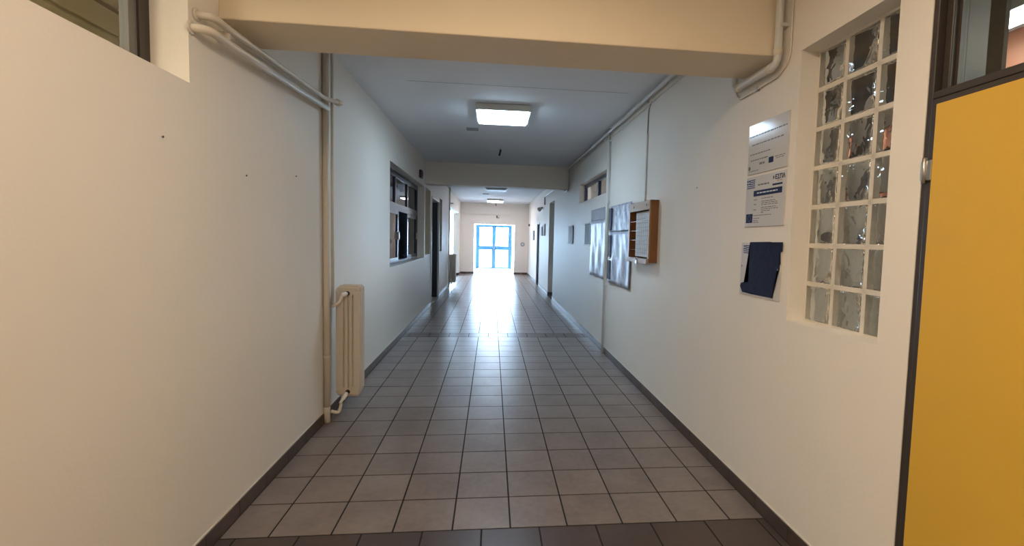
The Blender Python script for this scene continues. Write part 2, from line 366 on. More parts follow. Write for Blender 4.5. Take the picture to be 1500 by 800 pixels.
w1 = thing('window_1', (XL-.13, 5.5, 1.08), 'large dark aluminium sliding window with upper lights on the left wall', 'window', kind='structure')
X = XL-.13; a, b, z0, z1 = LW; zt = 1.93
B('frame', DARKAL, w1, (X-.06, X, a, a+.05, z0, z1), (X-.06, X, b-.05, b, z0, z1), (X-.06, X, a+.05, b-.05, z0, z0+.05), (X-.06, X, a+.05, b-.05, z1-.05, z1), (X-.06, X, a+.05, b-.05, zt-.04, zt+.04))
L3 = (b-a-.1)/3
for k in range(3):
    ya, yb = a+.05+L3*k, a+.05+L3*(k+1)
    B('upper_sash', DARKAL, w1, (X-.05, X-.005, ya, ya+.035, zt+.04, z1-.05), (X-.05, X-.005, yb-.035, yb, zt+.04, z1-.05), (X-.05, X-.005, ya+.035, yb-.035, zt+.04, zt+.07), (X-.05, X-.005, ya+.035, yb-.035, z1-.08, z1-.05))
    B('upper_pane', PANED, w1, (X-.03, X-.025, ya+.035, yb-.035, zt+.07, z1-.08))
    xo = .03 if k == 1 else .0
    if k == 1: ya, yb = ya-L3*.92, yb-L3*.92      # this sash stands slid open
    B('sliding_sash', DARKAL, w1, (X-.05+xo, X-.01+xo, ya, ya+.06, z0+.05, zt-.04), (X-.05+xo, X-.01+xo, yb-.06, yb, z0+.05, zt-.04), (X-.05+xo, X-.01+xo, ya+.06, yb-.06, z0+.05, z0+.1), (X-.05+xo, X-.01+xo, ya+.06, yb-.06, zt-.1, zt-.04))
    B('pane', PANED, w1, (X-.03+xo, X-.025+xo, ya+.06, yb-.06, z0+.1, zt-.1))
    B('latch', STEEL, w1, (X-.01+xo, X+.012+xo, yb-.045, yb-.015, 1.45, 1.57))
B('window_sill', PIPEW, w1, (X, XL-.002, a, b, z0, z0+.012))
for n_, h in ((4, LN1), (5, LN2)):
    w = thing('window_%d' % n_, (XL-.14, h[0], h[2]), 'narrow recessed side light '+('before' if n_ == 4 else 'beyond')+' the dark left doorway', 'window', kind='structure')
    X = XL-.14; a, b, z0, z1 = h
    B('frame', JAMBC, w, (X-.05, X, a, a+.04, z0, z1), (X-.05, X, b-.04, b, z0, z1), (X-.05, X, a+.04, b-.04, z0, z0+.04), (X-.05, X, a+.04, b-.04, z1-.04, z1))
    B('pane', PANE, w, (X-.03, X-.025, a+.04, b-.04, z0+.04, z1-.04))
    B('reveal', JAMBC, w, (X, XL-.004, b-.006, b, z0, z1))
# doorway with dark leaf swung into the room
d2 = thing('door_2', (XL-.1, 9.6, 0), 'dark slate door leaf standing open in the left doorway', 'door', kind='structure')
B('casing', PIPEW, d2, (XL-TH, XL+.015, LD[0], LD[0]+.035, 0, 2.385), (XL-TH, XL+.015, LD[1]-.035, LD[1], 0, 2.385), (XL-TH, XL+.015, LD[0], LD[1], 2.35, 2.385))
B('door_leaf', DOORD, d2, (XL-.95, XL-.03, LD[1]-.085, LD[1]-.04, .01, 2.345))
bm = bmesh.new(); tube(bm, [(XL-.85, LD[1]-.085, 1.03), (XL-.85, LD[1]-.14, 1.03), (XL-.73, LD[1]-.14, 1.03)], .009, 8, .02); link('handle', bm, STEEL, d2)
B('threshold', mat('pale_threshold', (.5, .45, .38), .5), d2, (XL-TH, XL-.002, LD[0]+.035, LD[1]-.035, -.004, .006))

# ------------------------------------------------------------------ glass block window
gw = thing('window_2', (XR+.09, -.36, 1.115), 'tall window of twenty-one wavy glass blocks beside the yellow door', 'window', kind='structure')
MORT = mat('pale_mortar', (.74, .69, .60), .7, .2)
pY, pZ = .195, (RG[3]-RG[2])/7; XB = XR+.09
bm = bmesh.new(); j = .011
for k in range(4):
    yc = RG[1]-k*pY; box(bm, XB+.006, XB+.075, max(yc-j, RG[0]), min(yc+j, RG[1]), RG[2], RG[3])
for k in range(8):
    zc = RG[2]+k*pZ; box(bm, XB+.006, XB+.074, RG[0], RG[1], max(zc-j, RG[2]), min(zc+j, RG[3]))
link('mortar_grid', bm, MORT, gw, False)
bm = bmesh.new(); hy, hz = pY/2-.009, pZ/2-.009
box(bm, -.04, .04, -hy, hy, -hz, hz, bev=.010)
for f in bm.faces: f.smooth = True
bme = bpy.data.meshes.new('glass_block'); bm.to_mesh(bme); bm.free(); bme.materials.append(BLOCK)
for c in range(3):
    for r in range(7):
        o = bpy.data.objects.new('glass_block', bme); COL.objects.link(o); o.parent = gw
        o.location = Vector((XB+.042, RG[1]-(c+.5)*pY, RG[2]+(r+.5)*pZ)) - gw.location
# things in the room behind the blocks
cb = thing('storage_cabinet', (3.7, .6, 2.35), 'terracotta overhead cabinet in the room seen through the door transom', 'cabinet')
TERR = mat('terracotta_laminate', (.30, .12, .07), .5)
B('body', TERR, cb, (3.3, 4.195, .15, 1.1, 2.35, CEIL-.003)); B('door', TERR, cb, (3.28, 3.3, .17, .61, 2.37, 2.90)); B('door', TERR, cb, (3.28, 3.3, .64, 1.08, 2.37, 2.90))
pb = thing('hanging_board', (2.22, .1, 2.3), 'dark brown board hung from the ceiling behind the transom', 'board')  # made-up board, placed to keep the left of the transom dark
DKB = mat('dark_brown_board', (.09, .07, .06), .5)
B('panel', DKB, pb, (2.205, 2.228, -.36, .62, 2.25, 2.93)); B('rail', BROWN, pb, (2.200, 2.232, -.36, .62, 2.93, CEIL))
wc = thing('wall_cupboard', (2.5, 2.0, 1.95), 'brown wall cupboard row behind the middle rows of glass blocks', 'cupboard')
B('body', DKB, wc, (1.65, 3.2, 1.87, 2.2, 1.95, 2.72))
for k in range(3): B('door', DKB, wc, (1.67+k*.515, 2.16+k*.515, 1.85, 1.87, 1.97, 2.70))

# ------------------------------------------------------------------ yellow door
d1 = thing('door_1', (XR, -1.3, 0), 'yellow door in dark brown metal frame with glazed transom at right edge', 'door', kind='structure')
a, b = RDOOR[0], RDOOR[1]
B('door_frame', BROWN, d1, (XR+.002, XR+.2, b-.022, b, 0, 2.75), (XR+.002, XR+.2, a, a+.022, 0, 2.75), (XR+.002, XR+.12, a+.022, b-.022, 2.03, 2.055), (XR+.002, XR+.12, a+.022, b-.022, 2.71, 2.75), bev=.003)
B('transom_frame', BROWN, d1, (XR+.03, XR+.09, b-.05, b-.022, 2.055, 2.71), (XR+.03, XR+.09, a+.022, a+.075, 2.055, 2.71), (XR+.03, XR+.09, a+.075, b-.05, 2.055, 2.066), (XR+.03, XR+.09, a+.075, b-.075, 2.67, 2.71), bev=.004)
B('glazing_bead', BROWN, d1, (XR+.05, XR+.07, b-.06, b-.05, 2.066, 2.67), (XR+.05, XR+.07, a+.075, b-.06, 2.066, 2.072))
B('transom_pane', PANE, d1, (XR+.056, XR+.061, a+.075, b-.058, 2.07, 2.665))
lf = B('door_leaf', BROWN, d1, (XR-.004, XR+.036, a+.025, b-.024, .012, 2.026), bev=.002)
B('yellow_panel', YELLOW, d1, (XR-.010, XR-.003, a+.05, b-.048, .03, 2.006), bev=.002)
for zz in (1.78, .25):
    bm = bmesh.new(); box(bm, XR-.014, XR-.004, b-.05, b-.008, zz-.035, zz+.035, bev=.002)
    lathe(bm, (XR-.014, b-.024, zz-.045), (0, 0, 1), [(0, .006), (.001, .008), (.089, .008), (.09, .006)], 12)
    link('hinge', bm, STEEL, d1, False)
bm = bmesh.new(); tube(bm, [(XR-.01, a+.11, 1.02), (XR-.06, a+.11, 1.02), (XR-.06, a+.23, 1.02)], .01, 10, .02); link('handle', bm, STEEL, d1)

# ------------------------------------------------------------------ right high window
w6 = thing('window_6', (XR+.09, 4.9, 2.16), 'low high-level window with dark frame above the posters on the right', 'window', kind='structure')
X = XR+.09; a, b, z0, z1 = RCL; mids = [4.92]
B('frame', DARKAL, w6, (X, X+.05, a, a+.05, z0, z1), (X, X+.05, b-.05, b, z0, z1), (X, X+.05, a+.05, b-.05, z0, z0+.03), (X, X+.05, a+.05, b-.05, z1-.05, z1))
ys = [a+.05]+mids+[b-.05]
for k in range(1): B('mullion', DARKAL, w6, (X, X+.05, mids[k]-.04, mids[k]+.04, z0+.03, z1-.05))
for k in range(2): B('pane', PANE, w6, (X+.02, X+.025, ys[k]+(.04 if k else 0), ys[k+1]-(.04 if k < 1 else 0), z0+.03, z1-.05))
# dark door far right
d3 = thing('door_3', (XR+.1, 13.7, 0), 'dark door leaf standing open in the far right doorway', 'door', kind='structure')
B('door_leaf', DOORD, d3, (XR+.02, XR+.85, 13.635, 13.68, .01, 2.0))
B('casing', PIPEW, d3, (XR-.012, XR+TH, 12.86, 12.89, 0, 2.04), (XR-.012, XR+TH, 13.69, 13.72, 0, 2.04), (XR-.012, XR+TH, 12.89, 13.69, 2.005, 2.04))
bm = bmesh.new(); tube(bm, [(XR+.75, 13.64, 1.03), (XR+.75, 13.59, 1.03), (XR+.64, 13.59, 1.03)], .009, 8, .02); link('handle', bm, STEEL, d3)

# ------------------------------------------------------------------ far entrance vestibule
YD = 21.0
ed = thing('door_4', (0, YD, 0), 'light blue framed double glass entrance door at the far end', 'door', kind='structure')
x0, x1, zt = -.90, .86, 2.16; fr = .12
B('frame', BLUEP, ed, (x0, x0+fr, YD, YD+.06, 0, zt), (x1-fr, x1, YD, YD+.06, 0, zt), (x0+fr, x1-fr, YD, YD+.06, zt-.07, zt))
xm = -.02
for s, (p, q) in enumerate(((x0+fr, xm), (xm, x1-fr))):
    lfp = B('door_leaf', BLUEP, ed, (p, p+(.095 if s else .06), YD+.005, YD+.055, .02, zt-.07), (q-(.095 if not s else .06), q, YD+.005, YD+.055, .02, zt-.07),
      (p+.04, q-.04, YD+.005, YD+.055, .02, .09), (p+.04, q-.04, YD+.005, YD+.055, .94, 1.13), (p+.04, q-.04, YD+.005, YD+.055, zt-.12, zt-.07))
    B('pane', PANE, ed, (p+.06, q-.06, YD+.028, YD+.033, .09, .94)); B('pane', PANE, ed, (p+.06, q-.06, YD+.028, YD+.033, 1.13, zt-.12))
    bm = bmesh.new(); hx = (xm-.05 if s == 0 else xm+.05); tube(bm, [(hx, YD+.005, 1.0), (hx, YD-.05, 1.0), (hx, YD-.05, 1.2), (hx, YD+.005, 1.2)], .012, 8, .03); link('handle', bm, STEEL, ed)
vs = thing('window_7', (0, 19.5, 0), 'glazed front and white side walls of the bright porch beyond the end wall', 'window', kind='structure')
VX0, VX1 = -1.25, 1.2
for xx in (VX0, VX1):
    B('side_wall', PIPEW, vs, (xx-.06, xx+.06, Y1+.25, YD+.06, 0, 2.6))
B('front_pane', PANE, vs, (VX0+.06, x0, YD+.02, YD+.026, .02, 2.5)); B('front_pane', PANE, vs, (x1, VX1-.06, YD+.02, YD+.026, .02, 2.5)); B('front_pane', PANE, vs, (x0, x1, YD+.02, YD+.026, zt, 2.5))
B('porch_roof', PIPEW, vs, (VX0-.1, VX1+.1, Y1+.25, YD+.2, 2.6, 2.7))
hw = thing('window_8', (-2.5, Y1+.1, .12), 'bright side hall window seen past the far radiator', 'window', kind='structure')
B('frame', PIPEW, hw, (-3.4, -3.34, Y1+.08, Y1+.13, .12, 2.75), (-1.74, -1.70, Y1+.08, Y1+.13, .12, 2.75), (-3.34, -1.74, Y1+.08, Y1+.13, .12, .18), (-3.34, -1.74, Y1+.08, Y1+.13, 2.69, 2.75), (-2.55, -2.49, Y1+.08, Y1+.13, .18, 2.69))
B('pane', PANE, hw, (-3.34, -2.55, Y1+.1, Y1+.105, .18, 2.69)); B('pane', PANE, hw, (-2.49, -1.74, Y1+.1, Y1+.105, .18, 2.69))
bm = bmesh.new(); box(bm, -40, 40, Y1+.25, 90, -.3, -.13)
tag(link('outdoor_paving', bm, CONC, None, False), 'pale concrete paving outside the far entrance', 'paving', kind='structure')
bm = bmesh.new(); box(bm, VX0-.1, VX1+.1, Y1+.25, YD+.2, -.125, .0)
tag(link('floor_porch', bm, CONC, None, False), 'pale concrete floor of the entrance porch', 'floor', kind='structure')

# ------------------------------------------------------------------ radiators and pipes on the left
def radiator(y, nsec, label, x0=-1.388, z0=.16, z1=1.09):
    t = thing('radiator', (x0+.1, y, z0), label, 'radiator', 'column radiators on the left wall')
    w, c = .2, .035
    for k in range(nsec):
        yy = y+k*.047; bm = bmesh.new()
        # end plate with chamfered corners
        pts = [(x0, z0+c), (x0+c, z0), (x0+w-c*.7, z0), (x0+w, z0+c*1.6), (x0+w, z1-c*.6), (x0+w-c*.6, z1), (x0+c, z1), (x0, z1-c)]
        for q in (0,):
            va = [bm.verts.new((p[0], yy+.018, p[1])) for p in pts]; vb = [bm.verts.new((p[0], yy+.034, p[1])) for p in pts]
            bm.faces.new(va); bm.faces.new(vb[::-1])
            for i in range(8): bm.faces.new((va[i], vb[i], vb[(i+1) % 8], va[(i+1) % 8]))
        # top and bottom headers, four raised columns
        box(bm, x0+.012, x0+w-.012, yy, yy+.044, z1-.085, z1-.012, bev=.012); box(bm, x0+.012, x0+w-.012, yy, yy+.044, z0+.012, z0+.085, bev=.012)
        for xa, xb in ((.004, .062), (.072, .097), (.107, .132), (.142, .197)):
            box(bm, x0+xa, x0+xb, yy-.001, yy+.045, z0+.05, z1-.05, bev=.006)
        link('section', bm, RADM, t)
    return t
R1 = radiator(1.615, 3, 'near beige column radiator beside the vertical pipes on the left wall')
xc = -1.288
for zz, nm in ((1.025, 'top'), (.205, 'bottom')):
    bm = bmesh.new(); lathe(bm, (xc, 1.617, zz), (0, -1, 0), [(0, .018), (.012, .018), (.014, .012), (.03, .012)], 12); link('bushing', bm, DARK, R1)
bm = bmesh.new(); lathe(bm, (xc, 1.592, 1.025), (-.55, -.85, -.1), [(0, .014), (.01, .017), (.04, .017), (.055, .010)], 12); link('valve', bm, VALVE, R1)
bm = bmesh.new(); lathe(bm, (xc, 1.592, .205), (-.4, -.7, -.75), [(0, .013), (.01, .017), (.05, .019), (.07, .012), (.1, .012)], 12); link('valve', bm, VALVE, R1)
bm = bmesh.new(); tube(bm, [(xc-.025, 1.555, 1.02), (xc-.035, 1.53, .96), (-1.385, 1.53, .93)], .012, 10, .03); link('branch_pipe', bm, PIPE, R1)
bm = bmesh.new(); tube(bm, [(xc-.03, 1.545, .135), (xc-.04, 1.52, .06), (-1.385, 1.50, .085)], .013, 10, .03); link('branch_pipe', bm, PIPE, R1)
vp = thing('heating_riser', (-1.405, 1.49, 0), 'beige vertical heating riser pipes beside the near radiator', 'pipe')
bm = bmesh.new(); tube(bm, [(-1.413, 1.49, 0), (-1.413, 1.49, CEIL)], .024, 16); link('large_pipe', bm, PIPE, vp)
bm = bmesh.new(); tube(bm, [(-1.392, 1.57, .93), (-1.392, 1.57, CEIL)], .011, 12); link('small_pipe', bm, PIPE, vp)
bm = bmesh.new(); lathe(bm, (-1.413, 1.49, .52), (0, 0, 1), [(0, .0245), (.004, .0265), (.02, .0265), (.024, .0245)], 16); link('collar', bm, PIPE, vp)
bm = bmesh.new(); lathe(bm, (-1.413, 1.49, .0), (0, 0, 1), [(0, .0245), (.06, .0245), (.07, .0268), (.12, .0268), (.125, .0245)], 16); link('foot_collar', bm, PIPE, vp)
hp = thing('heating_pipe', (-1.39, 0, 2.4), 'lower beige pipe of the pair running under the near beam on the left wall', 'pipe', 'left wall pipe pair')
bm = bmesh.new(); tube(bm, [(XL-.01, -.12, 2.385), (-1.375, -.09, 2.388), (-1.385, .10, 2.395), (-1.392, 1.47, 2.466)], .019, 14, .06); link('pipe_run', bm, PIPE, hp)
bm = bmesh.new(); lathe(bm, (XL, -.115, 2.385), (1, 0, 0), [(0, .03), (.006, .03), (.008, .021)], 16); link('wall_collar', bm, PIPE, hp)
hp2 = thing('heating_pipe', (-1.39, 0, 2.46), 'upper beige pipe of the pair hugging the near beam underside on the left', 'pipe', 'left wall pipe pair')
bm = bmesh.new(); tube(bm, [(XL-.01, -.08, 2.458), (-1.38, -.05, 2.460), (-1.387, .10, 2.466), (-1.392, 1.42, 2.525), (-1.352, 1.49, 2.53), (-1.352, 1.60, 2.545)], .0165, 14, .05); link('pipe_run', bm, PIPE, hp2)
bm = bmesh.new(); lathe(bm, (-1.352, 1.585, 2.543), (0, 1, .1), [(-.03, .018), (-.026, .026), (.045, .026), (.06, .017)], 14); link('end_cap', bm, PIPE, hp2)
bm = bmesh.new(); lathe(bm, (XL, -.075, 2.458), (1, 0, 0), [(0, .028), (.006, .028), (.008, .019)], 16); link('wall_collar', bm, PIPE, hp2)
bm = bmesh.new(); box(bm, XL, -1.385, .085, .105, 2.405, 2.455, bev=.003); link('clamp', bm, PIPE, hp2)
# far radiator with its riser
R2 = radiator(12.18, 3, 'far beige radiator on the left before the daylit opening', x0=-1.395, z0=.13, z1=1.0)
bm = bmesh.new(); tube(bm, [(-1.295, 12.19, .18), (-1.295, 12.14, .16), (-1.33, 12.11, .08)], .013, 10, .02); link('branch_pipe', bm, VALVE, R2)
vp2 = thing('heating_riser', (-1.39, 12.05, 0), 'thin vertical heating pipe above the far radiator on the left', 'pipe')
bm = bmesh.new(); tube(bm, [(-1.395, 12.08, 0), (-1.395, 12.08, CEIL)], .024, 12); link('large_pipe', bm, PIPE, vp2)
bm = bmesh.new(); tube(bm, [(-1.38, 12.08, 2.52), (-1.28, 12.09, 2.52)], .016, 10); link('end_stub', bm, PIPE, vp2)

# ------------------------------------------------------------------ pipes and cables on the right
rp = thing('heating_pipe', (XR-.045, 0, 2.5), 'pipe dropping past the near beam and running along the right ceiling corner', 'pipe')
xp = XR-.042
bm = bmesh.new(); tube(bm, [(xp, .062, CEIL-.001), (xp, .062, 2.462), (xp, .51, 2.462), (xp, .535, 2.915), (xp, 7.11, 2.915), (xp, 7.11, 2.50), (xp, 7.46, 2.50), (xp, 7.46, 2.72), (xp, 11.2, 2.74), (xp, 11.2, 2.5)], .02, 14, .05)
link('pipe_run', bm, PIPEW, rp)
for yy, zz in ((.062, 2.66), (2.3, 2.915), (4.2, 2.915), (6.0, 2.915)):
    bm = bmesh.new()
    if zz < 2.8: box(bm, xp-.006, XR, yy-.028, yy+.028, zz-.008, zz+.008)
    else: box(bm, xp-.006, XR, yy-.008, yy+.008, zz-.026, zz+.026)
    link('clip', bm, PIPEW, rp)
for c, ax in (((xp, .062, 2.51), (0, 0, 1)), ((xp, .11, 2.462), (0, 1, 0)), ((xp, .45, 2.462), (0, 1, 0))):
    bm = bmesh.new(); lathe(bm, c, ax, [(0, .02), (.003, .0245), (.03, .0245), (.033, .02)], 14); link('elbow_collar', bm, PIPE, rp)
rc = thing('cable', (XR-.01, 0, 2.4), 'thin cable following the thick pipe around the near beam on the right', 'cable')
bm = bmesh.new(); tube(bm, [(XR-.008, .005, CEIL), (XR-.008, .005, 2.47), (XR-.008, .10, 2.415), (XR-.008, .50, 2.405), (XR-.008, .55, 2.45), (XR-.008, .60, 2.86), (XR-.008, 1.2, 2.855), (XR-.008, 1.9, 2.862), (XR-.008, 3.0, 2.852), (XR-.008, 4.0, 2.866), (XR-.008, 5.2, 2.855), (XR-.008, 7.1, 2.87)], .0055, 8, .08); link('cable_run', bm, PIPE, rc)
for yy in (.30,): B('clip', STEEL, rc, (XR-.018, XR, yy-.008, yy+.008, 2.398, 2.420))
cb2 = thing('cable', (XR-.01, 2.29, 1.9), 'thin grey cable dropping to the wooden notice case', 'cable')
bm = bmesh.new(); tube(bm, [(XR-.008, 2.20, 2.87), (XR-.008, 2.28, 2.82), (XR-.008, 2.29, 2.56)], .006, 8, .05); link('cable_run', bm, mat('grey_cable', (.3, .3, .29), .5), cb2)
B('trunking', PIPEW, cb2, (XR-.016, XR, 2.275, 2.305, 1.90, 2.58)); B('saddle', PIPEW, cb2, (XR-.02, XR, 2.268, 2.312, 1.99, 2.01))
cd = thing('conduit_pipe', (XR-.03, 3.78, 0), 'white vertical pipe on the right wall between posters and high window', 'pipe')
bm = bmesh.new(); tube(bm, [(XR-.032, 3.78, 0), (XR-.032, 3.78, CEIL)], .017, 14); link('pipe_run', bm, PIPEW, cd)
for zz in (.9, 2.0, 2.8): B('clip', PIPEW, cd, (XR-.034, XR, 3.76, 3.80, zz, zz+.02))

# ------------------------------------------------------------------ plaques on the right wall
def flat(bm, y0, y1, z0, z1, x):   # thin printed patch on a plaque face that looks to -X
    box(bm, x-.0006, x, y0, y1, z0, z1)
INKB = mat('navy_ink', (.012, .018, .07), .6, .15); INKG = mat('grey_ink', (.13, .13, .14), .5); INKR = mat('rose_ink', (.45, .25, .22), .5); INKW = mat('pale_ink', (.62, .64, .68), .5); INKBL = mat('flag_blue_ink', (.03, .06, .20), .6, .15)
def words(bm, ya, yb, z, h, x, seed=0):
    """a line of print too small to read: dashes from ya (left in view, larger Y) to yb"""
    rnd = random.Random(seed); y = ya
    while y > yb+.01:
        l = rnd.uniform(.012, .035); e = max(yb, y-l); flat(bm, e, y, z, z+h, x); y = e-.006
def gflag(bm, ya, yb, z0, z1, x):
    n = 9; h = (z1-z0)/n; ym = ya-(ya-yb)*.38
    for k in range(0, n, 2):
        zb = z1-(k+1)*h
        flat(bm, yb, ym if k < 5 else ya, zb, zb+h, x)
    s = (ya-ym); zc = z1-2.5*h
    flat(bm, ya-s*.4, ya, z1-2*h, z1, x); flat(bm, ym, ya-s*.6, z1-2*h, z1, x); flat(bm, ya-s*.4, ya, z1-5*h, z1-3*h, x); flat(bm, ym, ya-s*.6, z1-5*h, z1-3*h, x)
def plaque(name, label, y0, y1, z0, z1, m, x=XR-.008):
    t = thing(name, (XR, (y0+y1)/2, z0), label, 'plaque', 'notices beside the glass blocks')
    B('sheet', m, t, (x, XR, y0, y1, z0, z1), bev=.0015)
    return t
PLQ = mat('glossy_white_plaque', (.60, .60, .60), .12, .6); x = XR-.008
p1 = plaque('wall_plaque', 'topmost glossy white project plaque with lines of print, right wall', -.02, .366, 1.918, 2.208, PLQ)
bm = bmesh.new()
words(bm, .355, -.005, 2.135, .007, x, 1); words(bm, .33, .02, 2.085, .006, x, 2); words(bm, .345, .14, 2.03, .006, x, 3); words(bm, .335, .16, 1.995, .006, x, 4)
words(bm, .24, .19, 1.965, .012, x, 5); words(bm, .09, 0, 1.985, .004, x, 6); words(bm, .08, .01, 1.975, .004, x, 7); words(bm, .35, .25, 1.935, .004, x, 8); lathe(bm, (x, .345, 1.955), (-1, 0, 0), [(0, .012), (.0006, .012)], 16)
tag(link('print_lines', bm, INKG, p1), kind='stuff')
bm = bmesh.new(); flat(bm, .105, .15, 1.960, 1.992, x); link('flag_emblem', bm, INKB, p1)
PLQ2 = mat('matte_white_plaque', (.58, .57, .56), .3, .4)
p2 = plaque('wall_plaque', 'middle white plaque with a striped flag and a navy title bar', -.015, .37, 1.610, 1.903, PLQ2)
bm = bmesh.new(); gflag(bm, .36, .275, 1.835, 1.885, x); link('striped_flag', bm, INKBL, p2)
bm = bmesh.new(); flat(bm, .01, .285, 1.785, 1.818, x); link('title_bar', bm, INKB, p2)
bm = bmesh.new(); words(bm, .25, .05, 1.799, .007, x-.0006, 11); link('title_lettering', bm, INKW, p2)
bm = bmesh.new(); flat(bm, .285, .355, 1.632, 1.685, x); eu = link('circle_flag', bm, INKB, p2)
bm = bmesh.new()
for k in range(12):
    a = 2*math.pi*k/12; flat(bm, .32+.017*math.cos(a)-.002, .32+.017*math.cos(a)+.002, 1.6585+.017*math.sin(a)-.002, 1.6585+.017*math.sin(a)+.002, x-.0006)
link('star_ring', bm, mat('dull_gold_ink', (.10, .12, .16), .5), eu)
bm = bmesh.new()
words(bm, .245, .13, 1.845, .008, x, 12)
for k, (ya, yb, zz) in enumerate([(.28, .235, 1.763), (.20, .09, 1.767), (.28, .25, 1.736), (.2, .06, 1.750), (.2, .04, 1.740), (.2, .045, 1.730), (.28, .235, 1.705), (.2, .06, 1.715), (.2, .04, 1.705), (.2, .10, 1.695), (.2, .17, 1.686), (.28, .1, 1.672), (.275, .2, 1.655), (.275, .23, 1.642), (.275, .21, 1.632)]): words(bm, ya, yb, zz, .004, x, 20+k)
tag(link('print_lines', bm, INKG, p2), kind='stuff')
def text(s, size, parent, m, name, ya, z, x):
    cu = bpy.data.curves.new('t', 'FONT'); cu.body = s; cu.size = size; cu.extrude = .0003; cu.offset = .0011
    ob = bpy.data.objects.new('t', cu); COL.objects.link(ob); bpy.context.view_layer.update()
    me = bpy.data.meshes.new_from_object(ob.evaluated_get(bpy.context.evaluated_depsgraph_get())); bpy.data.objects.remove(ob)
    o = bpy.data.objects.new(name, me); me.materials.clear(); me.materials.append(m); COL.objects.link(o)
    o.parent = parent; o.matrix_parent_inverse = Matrix.Translation(-parent.location)
    o.matrix_basis = Matrix(((0, 0, -1, x-.0005), (-1, 0, 0, ya), (0, 1, 0, z), (0, 0, 0, 1)))
    return o
text('ΕΣΠΑ', .033, p2, INKB, 'logo_lettering', .078, 1.863, x)
bm = bmesh.new(); words(bm, .06, .01, 1.851, .006, x, 41); link('logo_line', bm, INKR, p2)
bm = bmesh.new(); flat(bm, .01, .10, 1.830, 1.840, x); link('logo_base', bm, INKB, p2)
bm = bmesh.new(); flat(bm, .088, .096, 1.866, 1.882, x); link('logo_mark', bm, INKB, p2)
p3 = plaque('wall_plaque', 'lowest plaque, mostly covered by a torn navy sheet', -.012, .39, 1.203, 1.516, PLQ2)
bm = bmesh.new(); gflag(bm, .365, .29, 1.452, 1.500, x); link('striped_flag', bm, INKBL, p3)
NV = [(.289, 1.519), (.094, 1.522), (.085, 1.508), (.058, 1.52), (-.023, 1.521), (-.024, 1.471), (-.008, 1.466), (-.014, 1.407), (-.007, 1.393), (-.009, 1.375), (.01, 1.365), (.032, 1.28), (.041, 1.216), (.165, 1.215), (.278, 1.214), (.284, 1.221), (.351, 1.216), (.379, 1.25), (.371, 1.269), (.337, 1.278), (.289, 1.277), (.297, 1.309), (.309, 1.334), (.306, 1.406), (.299, 1.482)]
bm = bmesh.new(); va = [bm.verts.new((x-.004, a, b)) for a, b in NV]; vb = [bm.verts.new((x, a, b)) for a, b in NV]
f1 = bm.faces.new(va); bm.faces.new(vb[::-1])
for i in range(len(NV)): k = (i+1) % len(NV); bm.faces.new((va[i], vb[i], vb[k], va[k]))
bmesh.ops.triangulate(bm, faces=[f1])
link('torn_navy_sheet', bm, mat('navy_cloth', (.012, .016, .045), .75, .2, bump=(30, .4)), p3)
for yy, zz in ((.375, 1.375), (.006, 1.372)):
    bm = bmesh.new(); lathe(bm, (x, yy, zz), (-1, 0, 0), [(0, .006), (.003, .006), (.005, .003)], 12); link('screw', bm, STEEL, p3)

# ------------------------------------------------------------------ posters, notice case, paper holders
def sheet_mat(name, top, low, dark):
    m = mat(name, low, .42, .35); nt = m.node_tree; b = nt.nodes['Principled BSDF']
    tc = nt.nodes.new('ShaderNodeTexCoord'); mp = nt.nodes.new('ShaderNodeMapping'); mp.inputs['Scale'].default_value = (1, 9, 2.5)
    n = nt.nodes.new('ShaderNodeTexNoise'); n.inputs['Scale'].default_value = 1.6; n.inputs['Detail'].default_value = 5
    cr = nt.nodes.new('ShaderNodeValToRGB'); cr.color_ramp.elements[0].position = .34; cr.color_ramp.elements[0].color = (*dark, 1); cr.color_ramp.elements[1].position = .60; cr.color_ramp.elements[1].color = (*low, 1)
    nt.links.new(tc.outputs['Generated'], mp.inputs[0]); nt.links.new(mp.outputs[0], n.inputs['Vector']); nt.links.new(n.outputs['Fac'], cr.inputs[0]); nt.links.new(cr.outputs[0], b.inputs['Base Color'])
    return m
def wavy(name, y0, y1, z0, z1, m, parent, amp=.010, x=XR-.024, ph=0, ny=28, nz=14):
    bm = bmesh.new(); g = []
    for i in range(ny+1):
        col = []
        for j in range(nz+1):
            u, v = i/ny, j/nz
            d = amp*(math.sin(u*15+v*4+ph) + .6*math.sin(u*27-v*6+ph*2))*(.35+.65*(1-v)) * min(1, 4*min(u, 1-u)+.25)
            col.append(bm.verts.new((x-d, y0+(y1-y0)*u, z0+(z1-z0)*v)))
        g.append(col)
    for i in range(ny):
        for j in range(nz):
            f = bm.faces.new((g[i][j], g[i+1][j], g[i+1][j+1], g[i][j+1])); f.smooth = True
    ext = bmesh.ops.extrude_face_region(bm, geom=bm.faces[:]); bmesh.ops.translate(bm, vec=(.0012, 0, 0), verts=[e for e in ext['geom'] if isinstance(e, bmesh.types.BMVert)])
    return link(name, bm, m, parent)
po1 = thing('poster', (XR, 4.3, .98), 'rippled white glossy poster left of the white vertical pipe', 'poster', 'posters on the right wall')
wavy('sheet', 3.86, 4.80, .985, 1.80, sheet_mat('white_gloss_poster', (.5, .5, .55), (.62, .67, .78), (.34, .39, .50)), po1)
wavy('title_band', 3.86, 4.80, 1.80, 1.965, mat('grey_poster_band', (.30, .30, .34), .6, .2), po1, amp=.003)
po2 = thing('poster', (XR, 3.1, .97), 'rippled photo poster between the white pipe and the notice case', 'poster', 'posters on the right wall')
wavy('sheet', 2.69, 3.64, .975, 1.62, sheet_mat('pale_photo_poster', (.5, .5, .5), (.62, .67, .78), (.30, .34, .46)), po2, ph=1)
